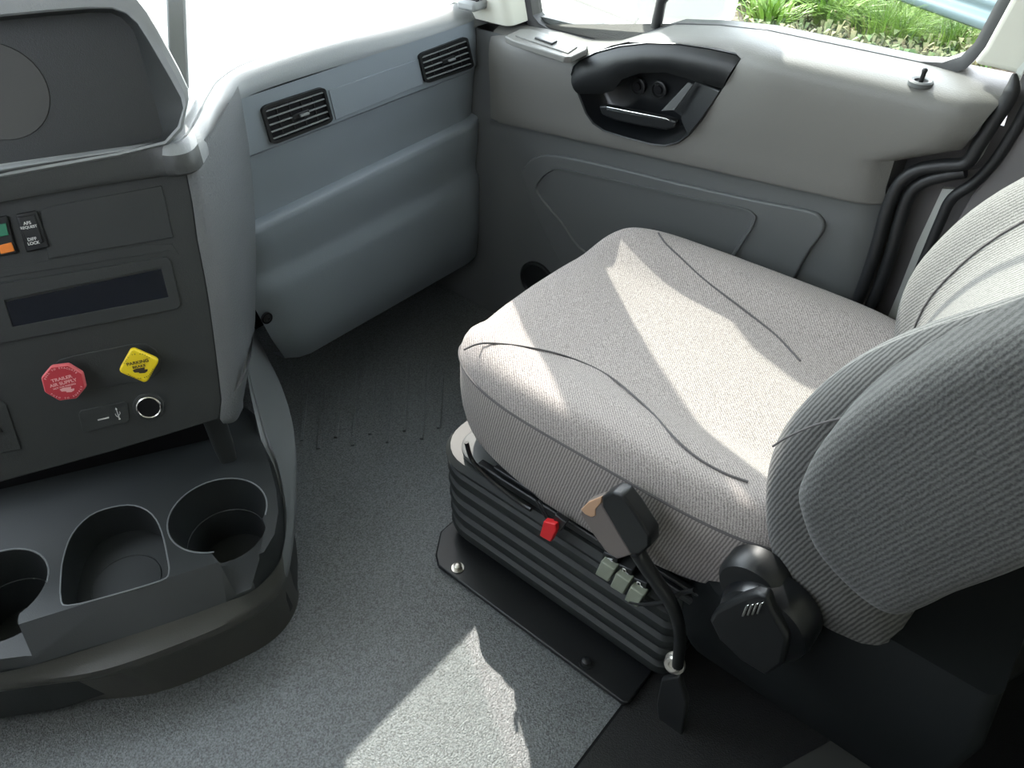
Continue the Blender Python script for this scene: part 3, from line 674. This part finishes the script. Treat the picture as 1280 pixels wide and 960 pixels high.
# ================================================================== PASSENGER SEAT
seat = thing('passenger_seat', 'grey cloth passenger seat on a black bellows pedestal', 'seat', (.95, .45, 0))
SC = V((.95, .40, 0)); SA, SB, SNp = .292, .352, 4.3
def outl(th):
    c, s_ = math.cos(th), math.sin(th); n = SNp
    x = SA*math.copysign(abs(c)**(2/n), c); y = SB*math.copysign(abs(s_)**(2/n), s_)
    if y > 0: y += .014*(1-(x/SA)**2)*max(0, (y/SB))**2          # bowed front edge
    return V((x, y, 0))
def topz(x, y):
    nx = abs(x-SC.x)/SA; ny = (y-SC.y)/SB
    z = .462
    t = min(1, max(0, (nx-.42)/.36)); z += .038*t*t*(3-2*t)
    t = min(1, max(0, (ny-.35)/.55)); z += .012*t*t*(3-2*t)*(1-nx*.4)
    t = min(1, max(0, (ny-.8)/.25)); z -= .022*t*t
    return z
NT = 96
ths = [2*math.pi*k/NT for k in range(NT)]
rings = []
for s_ in (.001, .15, .3, .42, .5, .56, .62, .68, .74, .8, .85, .89):
    rings.append([V((*(SC+outl(t)*s_).xy, topz(*(SC+outl(t)*s_).xy))) for t in ths])
edge_ = [(.925, -.003), (.955, -.012), (.978, -.026), (.992, -.042), (.997, -.052)]
for s_, dz in edge_:
    rings.append([V((*(SC+outl(t)*s_).xy, topz(*(SC+outl(t)*.9).xy)+dz)) for t in ths])
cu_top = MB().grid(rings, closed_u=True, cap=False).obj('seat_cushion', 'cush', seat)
def edz(t): return topz(*(SC+outl(t)*.9).xy)
rings = []
def botz(t):
    y = outl(t).y+SC.y; return interp([(0, .335), (.15, .325), (.25, .30), (.45, .27), (.64, .30), (.76, .33)], y)
for s_, f in ((.992, 0), (.997, .02), (1.0, .25), (1.003, .5), (1.0, .72), (.99, .88), (.965, .97), (.92, 1.0), (.6, 1.0)):
    rings.append([V((*(SC+outl(t)*s_).xy, lerp(edz(t)-.050, botz(t), f))) for t in ths])
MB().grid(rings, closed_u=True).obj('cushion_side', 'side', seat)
sm_ = [V((*(SC+outl(t)*1.0).xy, edz(t)-.051)) for t in ths]
MB().tube(sm_, .0022, 6, closed=True).obj('edge_piping', 'seam', cu_top)
def onseat(px):
    out = []
    for x, y in px:
        p = PZ(x, y, .48)
        for _ in range(6): p = PZ(x, y, topz(p.x, p.y))
        out.append(p)
    return catmull(out, 5)
for k, px in enumerate(([(580, 438), (597, 431), (618, 430), (660, 435), (710, 447), (760, 470), (810, 512), (840, 545), (870, 572), (905, 592), (935, 603)], [(823, 292), (832, 305), (850, 322), (880, 350), (930, 388), (970, 420), (1000, 452)])):
    MB().tube([p+ZZ*.0014 for p in onseat(px)], .0016, 6).obj('insert_seam', 'seam', cu_top)
# backrest
yf = [(.36, .09), (.40, .118), (.45, .145), (.5, .164), (.56, .176), (.62, .176), (.68, .160), (.74, .133), (.80, .09), (.88, .012), (.96, -.05), (1.05, -.11), (1.15, -.16), (1.22, -.19)]
yf = [(p.x, p.y) for p in catmull([V((a, b, 0)) for a, b in yf], 8)]
pr = [(.668, -.125), (.658, -.09), (.655, -.055), (.662, -.025), (.68, -.006), (.705, 0), (.73, -.004), (.755, -.020), (.785, -.042), (.83, -.058), (.88, -.064), (.94, -.066), (1.0, -.064), (1.05, -.056), (1.085, -.040), (1.11, -.018), (1.135, -.003), (1.16, 0), (1.185, -.006), (1.2, -.025), (1.207, -.055), (1.204, -.09), (1.195, -.125), (1.15, -.155), (.93, -.165), (.71, -.155)]
rings = []
zs = [.385, .395, .41, .43]+[.45+.02*k for k in range(33)]+[1.11, 1.13, 1.15, 1.17, 1.18, 1.185]
for z in zs:
    sh = 1.0
    if z < .43: sh = 1-.16*((.43-z)/.045)**2
    if z > 1.1: sh = 1-.35*((z-1.1)/.085)**2
    y0 = interp(yf, z); L_ = [V((x, y, 0)) for x, y in pr]; c = V((.93, -.08, 0)); slope = 1
    rings.append([V((c.x+(p.x-c.x)*(sh*.25+.75), y0+c.y+(p.y-c.y)*sh, z)) for p in catmull(L_, 3, True)])
NR = len(rings[0]); i0, i1 = 15, 58
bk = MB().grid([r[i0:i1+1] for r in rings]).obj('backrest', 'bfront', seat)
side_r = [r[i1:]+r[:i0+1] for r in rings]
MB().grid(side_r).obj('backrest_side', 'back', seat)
MB().add(rings[0], [tuple(range(NR))]).obj('backrest_underside', 'back', seat)
MB().add(rings[-1], [tuple(range(NR))]).obj('backrest_top', 'back', seat)
# seams on the backrest bolsters
def back_path(x, off, z0, z1): return [V((x, interp(yf, z)+off, z)) for z in [lerp(z0, z1, k/24) for k in range(25)]]
for x, off in ((.793, -.046), (1.078, -.043)): MB().tube(back_path(x, off+.0005, .42, 1.08), .0014, 6).obj('bolster_seam', 'seam', bk)
MB().tube([PX(*p, .6556) for p in [(966, 558), (985, 546), (1020, 531), (1067, 519), (1130, 500)]], .0014, 6, res=5).obj('bolster_seam', 'seam', bk)
# padded armrest folded up beside the backrest
ar = [(1007, 612), (1012, 585), (1034, 545), (1078, 500), (1150, 454), (1220, 420), (1290, 392), (1380, 355), (1480, 330), (1540, 400), (1520, 520), (1420, 620), (1340, 668), (1270, 700), (1205, 724), (1168, 742), (1136, 752), (1100, 739), (1060, 706), (1026, 665)]
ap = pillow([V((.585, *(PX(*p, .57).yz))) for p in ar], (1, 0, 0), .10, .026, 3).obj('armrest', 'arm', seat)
P = [V((.541, *(PX(*p, .541).yz))) for p in [(1030, 640), (1045, 590), (1085, 548), (1150, 505), (1230, 468), (1300, 440)]]
MB().tube(P, .0013, 6, res=5).obj('armrest_seam', 'seam', ap)
# rubber bellows pedestal
def rr3(cx, cy, w, h, r, z, n=7):
    out = []
    for sx, sy, a0 in ((1, 1, 0), (-1, 1, 90), (-1, -1, 180), (1, -1, 270)):
        q = r*(.35 if sy < 0 else 1)
        for k in range(n+1):
            a = math.radians(a0+90*k/n); out.append(V((cx+sx*(w/2-q)+q*math.cos(a), cy+sy*(h/2-q)+q*math.sin(a), z)))
    return out
bx, by, bw, bh = .925, .487, .53, .525
rings = [rr3(bx, by, bw-.03, bh-.03, .07, .034)]
z = .040
for k in range(5):
    e = .004*k
    rings += [rr3(bx, by, bw-.014+e*.2, bh-.014, .07, z), rr3(bx, by, bw, bh, .075, z+.006), rr3(bx, by, bw+.004, bh+.004, .075, z+.016), rr3(bx, by, bw, bh, .075, z+.026), rr3(bx, by, bw-.022, bh-.022, .07, z+.033), rr3(bx, by, bw-.022, bh-.022, .07, z+.036)]
    z += .038
rings += [rr3(bx, by, bw-.002, bh, .075, z), rr3(bx, by, bw+.006, bh+.006, .075, z+.012), rr3(bx, by, bw-.01, bh-.01, .07, z+.024), rr3(bx, by, bw-.06, bh-.06, .06, z+.027), rr3(bx, by, bw-.2, bh-.2, .05, z+.027)]
MB().grid(rings, closed_u=True, cap=True).obj('bellows', 'bellows', seat)
# steel seat pan and slide frame above the bellows
pan = MB().grid([rr3(.93, .46, .44, .44, .05, .25), rr3(.93, .46, .46, .47, .06, .262), rr3(.93, .43, .47, .54, .08, .30), rr3(.94, .42, .50, .60, .12, .325), rr3(.94, .42, .49, .59, .12, .335)], closed_u=True, cap=True).obj('seat_pan', 'steel', seat)
MB().grid([rr3(.80, .655, .26, .10, .045, .262), rr3(.80, .655, .262, .102, .046, .272), rr3(.80, .655, .25, .09, .04, .276)], closed_u=True, cap=True).obj('front_bracket', 'greysteel', seat)
MB().box((.672, .42, .272), (.016, .44, .016)).obj('slide_rail', 'steel', seat, bevel=.003)
MB().box((.668, .40, .296), (.010, .40, .006)).obj('slide_rail', 'steel', seat, bevel=.002)
MB().tube([PX(*p, .655) for p in [(583, 553), (590, 575), (607, 594), (628, 612), (652, 630), (664, 637)]], .004, 8, res=5).obj('control_cable', 'black', seat)
# black skirt under the backrest
MB().grid([rr3(.90, .06, .46, .34, .05, .16), rr3(.90, .05, .50, .40, .06, .22), rr3(.90, .03, .50, .38, .06, .34), rr3(.92, .0, .46, .30, .06, .40)], closed_u=True, cap=True).obj('side_valance', 'shroud', seat)
# floor plate with bolts
pl = [V((.598, .262, 0)), V((.598, .690, 0)), V((.612, .712, 0)), V((.66, .745, 0)), V((1.2, .745, 0)), V((1.2, .255, 0)), V((.604, .255, 0))]
fp = MB().prism([p+ZZ*.004 for p in pl], (0, 0, .01)).obj('floor_plate', 'steel', seat, bevel=.003)
for x, y in ((572, 707), (733, 826)):
    c = PZ(x, y, .022)
    b = MB().lathe(c-ZZ*.008, (0, 0, 1), [(.0125, 0), (.0125, .002), (.008, .002), (.008, .010), (.005, .012), (.001, .012)], 18).obj('floor_bolt', 'bolt' if x < 600 else 'steel', fp)
# red release tab
def side(px, x0, th): return MB().prism([PX(*p, x0) for p in px], (th, 0, 0))
rt_ = side([(679, 652), (694, 656), (695, 664), (688, 678), (674, 670)], .632, .012).obj('release_tab', 'red', seat, bevel=.002)
side([(693, 643), (708, 654), (700, 665), (690, 660)], .64, .01).obj('tab_arm', 'steel', seat, bevel=.002)
for k in range(2): MB().tube([PX(670+4*k, 625, .65), PX(682+4*k, 648, .645)], .0016, 6).obj('tab_rod', 'steel', seat)
# three rocker switches
for k in range(3):
    dx, dy = (0, 18.5, 36.5)[k], (0, 15.5, 32)[k]
    b = side([(754+dx, 690+dy), (772+dx, 698+dy), (769+dx, 716+dy), (750+dx, 704+dy)], .642, .03).obj('rocker_body', 'darksm', seat, bevel=.002)
    side([(751+dx, 701.5+dy), (768+dx, 713+dy), (760+dx, 728+dy), (743.5+dx, 718+dy)], .630, .016).obj('rocker_paddle', 'sage', b, bevel=.002, label='sage green paddle')
    mb = MB()
    c = PX(763+dx, 700+dy, .6405)
    a1, a2 = V((0, 1, 0)), V((0, 0, 1))
    if k == 0: mb.tube([c+a1*.005, c-a1*.003+a2*.004], .0008, 5); mb.tube([c+a1*.002, c-a1*.004-a2*.001], .0008, 5)
    else: mb.tube([c+a1*.005+a2*.006, c+a1*.004-a2*.003, c-a1*.004-a2*.004, c-a1*.005+a2*.0, c-a1*.001+a2*.001, c+a1*.000+a2*.006, c+a1*.005+a2*.006], .0008, 5)
    mb.obj('rocker_symbol', 'white', b)
# backrest adjuster dial with ribbed lever
c = PX(948, 788, .60)
dl = MB().lathe(c+V((.05, 0, 0)), (-1, 0, 0), [(.060, 0), (.060, .03), (.056, .044), (.045, .050), (.001, .052)], 40).obj('adjuster_dial', 'black', seat)
c2 = PX(930, 748, .61)
MB().lathe(c2+V((.05, 0, 0)), (-1, 0, 0), [(.045, 0), (.045, .030), (.040, .038), (.001, .040)], 36).obj('dial_hub', 'darksm', dl)
le_ = side([(886, 776), (893, 764), (925, 748), (944, 742), (958, 746), (964, 764), (985, 800), (978, 832), (958, 846), (925, 826), (898, 800)], .590, .018).obj('lever_arm', 'darksm', dl, bevel=.005, segs=3)
for k in range(4):
    side([(932+6*k, 757-1*k), (935.5+6*k, 757-1*k), (930+6*k, 771-1*k), (926.5+6*k, 771-1*k)], .5865, .006).obj('grip_rib', 'chrome', le_, bevel=.0008)
# seat belt buckle
bu = thing('seat_belt_buckle', 'black and taupe seat belt buckle on a stalk beside the cushion', 'seat belt buckle', tuple(PX(838, 840, .615)))
side([(752, 633), (752, 622), (765, 615), (777, 619), (790, 636), (812, 670), (812, 684), (800, 694), (788, 694), (770, 664)], .600, .026).obj('buckle_body', 'darksm', bu, bevel=.004, segs=3)
fc = side([(724, 641), (734, 628), (751, 622), (754, 634), (772, 664), (790, 694), (772, 700), (757, 690), (738, 664)], .612, .018).obj('buckle_face', 'taupe', bu, bevel=.003)
side([(726, 637), (735, 628), (752, 621), (751, 629), (744, 637), (744, 645), (739, 647), (731, 643)], .6105, .004).obj('latch_slot', 'tan', fc, bevel=.001, label='tan plate at the slot')
MB().tube([PX(*p, .614) for p in [(797, 690), (808, 708), (824, 732), (838, 752), (847, 775), (850, 800), (847, 832)]], lambda t: .0115-.003*t, 12, res=5).obj('buckle_stalk', 'darksm', bu)
MB().tube([PX(*p, .632) for p in [(868, 738), (850, 742), (830, 752), (806, 755), (788, 752)]], .0035, 8, res=5).obj('buckle_wire', 'darksm', bu)
c = PX(838, 839, .604)
MB().lathe(c+V((.02, 0, 0)), (-1, .2, .5), [(.017, .004), (.017, .008), (.0135, .009), (.0135, .016), (.010, .019), (.005, .0185), (.004, .016), (.001, .016)], 24).obj('anchor_bolt', 'bolt', bu)
side([(826, 850), (848, 846), (858, 880), (852, 918), (856, 975), (820, 975), (824, 915), (820, 880)], .62, .012).obj('anchor_strap', 'rubber', bu, bevel=.003)
side([(824, 915), (834, 914), (848, 930), (824, 930)], .617, .004).obj('strap_tag', 'tan', bu, bevel=.001)
# ================================================================== SHELL OF THE CAB
fl = MB().box((.3, 1.033, -.02), (2.3, 1.535, .04)).obj('floor', 'floor'); fl['kind'] = 'structure'; tag(fl, 'black grained rubber floor mat beside and in front of the seat', 'floor', kind='structure')
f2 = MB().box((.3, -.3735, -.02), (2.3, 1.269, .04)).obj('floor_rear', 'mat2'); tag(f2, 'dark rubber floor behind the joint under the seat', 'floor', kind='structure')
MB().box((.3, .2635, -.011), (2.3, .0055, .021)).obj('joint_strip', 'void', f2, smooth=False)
tb = MB()
for k in range(9):
    x = 385+k*21
    a = PZ(x, 470-k*3+(k % 3)*14, .0); b = PZ(x-8+k*.4, 552-k*2+(k % 2)*12, .0); d = (b-a).normalized(); n = ZZ.cross(d)*.004
    tb.prism([a-n, b-n, b+n, a+n], (0, 0, .005))
tb.obj('tread_ribs', 'floor', fl, bevel=.001)
ce = MB().box((.3, .27, 1.93), (2.3, 2.6, .05)).obj('ceiling', 'beige'); tag(ce, 'cab roof above the seats', 'ceiling', kind='structure')
wb = MB().box((.3, -1.02, .95), (2.3, .04, 1.95)).obj('wall_back', 'beige'); tag(wb, 'rear wall of the cab', 'wall', kind='structure')
wl = thing('wall_left', 'driver side of the cab with open window', 'wall', (-.85, .3, 0), kind='structure')
MB().box((-.85, .4, .62), (.05, 2.8, 1.24)).obj('lower_side', 'pillar', wl)
MB().box((-.85, -.5, 1.57), (.05, 1.0, .66)).obj('rear_post', 'pillar', wl); MB().box((-.85, 1.35, 1.57), (.06, .2, .66)).obj('front_post', 'beige', wl)
wf = thing('wall_front', 'front bulkhead and windscreen surround', 'wall', (.3, 1.8, 0), kind='structure')
MB().box((.3, 1.86, .3), (2.3, .1, .98)).obj('bulkhead', 'carpet', wf)
MB().box((.3, 1.56, 1.88), (2.3, .06, .13)).obj('header', 'beige', wf)
ws = thing('window_1', 'windscreen over the dash', 'window', (.3, 1.7, .8), kind='structure')
MB().prism([V((-.8, 1.80, .80)), V((1.33, 1.80, .80)), V((1.33, 1.56, 1.83)), V((-.8, 1.56, 1.83))], (0, .005, 0)).obj('glass_pane', 'glass', ws, smooth=False)
# low carpeted cabinet behind the seat and its edge trim
cb = thing('storage_base', 'black carpeted base behind the seat with grey edge trim', 'cabinet', (.8, -.5, 0))
MB().box((.85, -.62, .13), (.95, .62, .26)).obj('base_box', 'shroud', cb, bevel=.01)
a, b, c, d = [PZ(*p, .01) for p in [(950, 975), (1068, 975), (1340, 800), (1300, 780)]]
MB().prism([a, b, c, d], (0, 0, -.012)).obj('edge_trim', 'darktrim', cb, smooth=False)
# ------------------------------------------------------------------ outside
gr = MB().prism([V((-30, -30, -1.1)), V((40, -30, -1.1)), V((40, 40, -1.1)), V((-30, 40, -1.1))], (0, 0, -.1)).obj('ground', 'asphalt'); tag(gr, 'pale sunlit concrete outside the cab', 'ground', kind='structure')
q = [PZ(*p, -1.09) for p in [(885, 60), (918, 20), (935, -60), (1500, -160), (1700, 60), (1300, 200), (930, 120)]]
so_ = MB().prism(q, (0, 0, -.05)).obj('soil_verge', 'soil'); tag(so_, 'leaf litter verge with pale gravel beyond the window', 'ground', kind='structure')
q = [PZ(*p, -1.05) for p in [(700, -12), (722, -12), (800, 16), (795, 24)]]
cbz = MB().prism(q, (0, 0, -.08)).obj('kerb', 'curb', bevel=.02); tag(cbz, 'weathered kerb crossing the bright concrete', 'kerb')
# guard rail: corrugated beam, fixed to posts
gA = PZ(1090, -12, -.78); gB = PZ(1250, 45, -.78); dr = (gB-gA).normalized(); nn_ = ZZ.cross(dr)
if nn_.x > 0: nn_ = -nn_
gt = thing('guard_rail', 'blue-grey corrugated steel guard rail beyond the weeds', 'guard rail', (gA.x, gA.y, -1.1))
pf = [(0, 0), (.03, .02), (.05, .06), (.05, .10), (.01, .13), (.01, .18), (.05, .21), (.05, .25), (.03, .29), (0, .31)]
MB().grid([[p+nn_*o_1+ZZ*h for o_1, h in pf] for p in (gA-dr*3, gB+dr*4)]).obj('rail_beam', 'galv', gt, solid=.008)
for k in range(2):
    p = gA-dr*2.2+dr*6.5*k-nn_*.09; MB().box((p.x, p.y, -.78), (.14, .16, .68)).obj('rail_post', 'wood', gt, bevel=.01)
def weed(name, px, py, size, n, m, label, broad, grp=None):
    b = PZ(px, py, -1.09); mb = MB(); rnd = random.Random(int(px*7+py))
    for k in range(int(n*1.8)):
        a = rnd.random()*6.283; l = size*(.55+.6*rnd.random()); lean = .25+.9*rnd.random()
        r0 = size*.75*rnd.random(); p = b+V((math.cos(a)*r0, math.sin(a)*r0, 0)); w_ = (.019 if broad else .006)*(.6+.8*rnd.random())
        dv_ = V((math.cos(a), math.sin(a), 0)); sd = V((-dv_.y, dv_.x, 0)); pts = []
        for j in range(5):
            t = j/4; q_ = p+dv_*lean*l*t*t*.8+ZZ*(l*(t-.35*lean*t*t)); ww = w_*(math.sin(math.pi*(.15+.85*t)) if broad else (1-t*.95))
            pts.append((q_-sd*ww, q_+ZZ*w_*.3, q_+sd*ww))
        mb.grid(pts)
    o = mb.obj(name, m, smooth=False); tag(o, label, 'plant', grp); return o
W_ = [('leafy_weed', 960, 34, .34, 90, 'leaf', 'low bright green weed nearest the mirror', True), ('leafy_weed', 1000, 18, .42, 110, 'leafdark', 'deep green weed clump behind the lowest weed', True),
      ('leafy_weed', 1035, 30, .40, 120, 'leaf', 'broad bright weed left of the tall grass', True), ('leafy_weed', 1062, 8, .5, 120, 'leafdark', 'dark green clump at the top edge of the window', True),
      ('grass_tuft', 1100, 46, .50, 190, 'leaf', 'tall fine grass tuft in the middle of the window', False), ('grass_tuft', 1128, 52, .42, 150, 'leaf', 'grass tuft right of the tallest tuft', False),
      ('leafy_weed', 1146, 30, .36, 90, 'leaf', 'leafy weed in front of the guard rail', True), ('grass_tuft', 1186, 62, .40, 190, 'leaf', 'spiky grass tuft beside the rear window frame', False),
      ('grass_tuft', 1204, 60, .34, 130, 'leafdark', 'darker grass tuft touching the rear window frame', False), ('grass_tuft', 1072, 44, .26, 120, 'leafdark', 'short dark grass tuft at the foot of the tall tuft', False),
      ('leafy_weed', 930, 4, .3, 70, 'leafdark', 'small dark weed at the top beside the mirror', True)]
for w_ in W_: weed(*w_, grp='weeds on the verge outside the window')
gc = MB(); rnd = random.Random(3)
for k in range(5200):
    x = 860+rnd.random()*400; y = -40+rnd.random()*130; b = PZ(x, y, -1.09)
    if b.x > 14 or (x < 925 and y > -10): continue
    a = rnd.random()*6.283; l = .05+.10*rnd.random(); d_ = V((math.cos(a), math.sin(a), 0)); s2 = V((-d_.y, d_.x, 0))*(.012+.02*rnd.random()); z_ = ZZ*(.02+.12*rnd.random()*l*10)
    gc.add([b, b+d_*l*.5+s2+z_, b+d_*l+z_*.8, b+d_*l*.5-s2+z_], [(0, 1, 2, 3)])
go_ = gc.obj('ground_cover', 'cover_leaf', smooth=False); tag(go_, 'low green and brown leaves carpeting the verge', 'plants', kind='stuff')
# door mirror on its arm
mr_ = thing('door_mirror', 'white mirror housing on a grey arm outside the door window', 'mirror', (1.62, .9, .8))
P = [PX(*p, 1.6) for p in [(786, -5), (787, 14), (794, 26), (806, 30), (840, 32), (884, 33), (902, 29), (912, 18), (917, -5)]]+[V((1.6, y, z)) for y, z in [(.76, .92), (.78, 1.04), (.85, 1.14), (.93, 1.21), (.975, 1.30), (.99, 1.42), (1.03, 1.47), (1.10, 1.47), (1.15, 1.41), (1.15, 1.2), (1.10, 1.0)]]  # unseen upper part shaped to shade the cushion and clear the sill
mrr = MB().prism(P, (.08, .02, 0)).obj('mirror_housing', 'hoodw', mr_, bevel=.02, segs=3)
MB().tube([V((1.64, 1.0, 1.0)), V((1.58, 1.2, 1.0)), V((1.47, 1.38, .98)), V((1.42, 1.45, .95))], .02, 12, res=4).obj('mirror_arm', 'greysteel', mr_)
# ================================================================== LIGHT
SUN = V((.61, .85, 1)).normalized()
sl = bpy.data.lights.new('sun', 'SUN'); sl.energy = 6.4; sl.angle = .0093; sl.color = (1, .95, .87)
so = bpy.data.objects.new('sun', sl); COL.objects.link(so); so.rotation_euler = SUN.to_track_quat('Z', 'Y').to_euler()
w = bpy.data.worlds.new('sky'); S.world = w; w.use_nodes = True; nt = w.node_tree; bg = nt.nodes['Background']
sk = nt.nodes.new('ShaderNodeTexSky'); sk.sky_type = 'NISHITA'; sk.sun_disc = False; sk.sun_elevation = math.asin(SUN.z); sk.sun_rotation = math.atan2(SUN.x, SUN.y)
sk.air_density = 1; sk.dust_density = .4
hs = nt.nodes.new('ShaderNodeHueSaturation'); hs.inputs['Saturation'].default_value = .35
nt.links.new(sk.outputs[0], hs.inputs['Color']); mc = nt.nodes.new('ShaderNodeMix'); mc.data_type = 'RGBA'; mc.blend_type = 'MULTIPLY'; mc.inputs[0].default_value = 1; mc.inputs[7].default_value = (1.02, 1, .97, 1)
nt.links.new(hs.outputs[0], mc.inputs[6]); nt.links.new(mc.outputs[2], bg.inputs[0]); bg.inputs[1].default_value = 1.4
S.view_settings.view_transform = 'Standard'; S.view_settings.look = 'None'; S.view_settings.gamma = 1; S.view_settings.exposure = .55
S.view_settings.use_curve_mapping = False
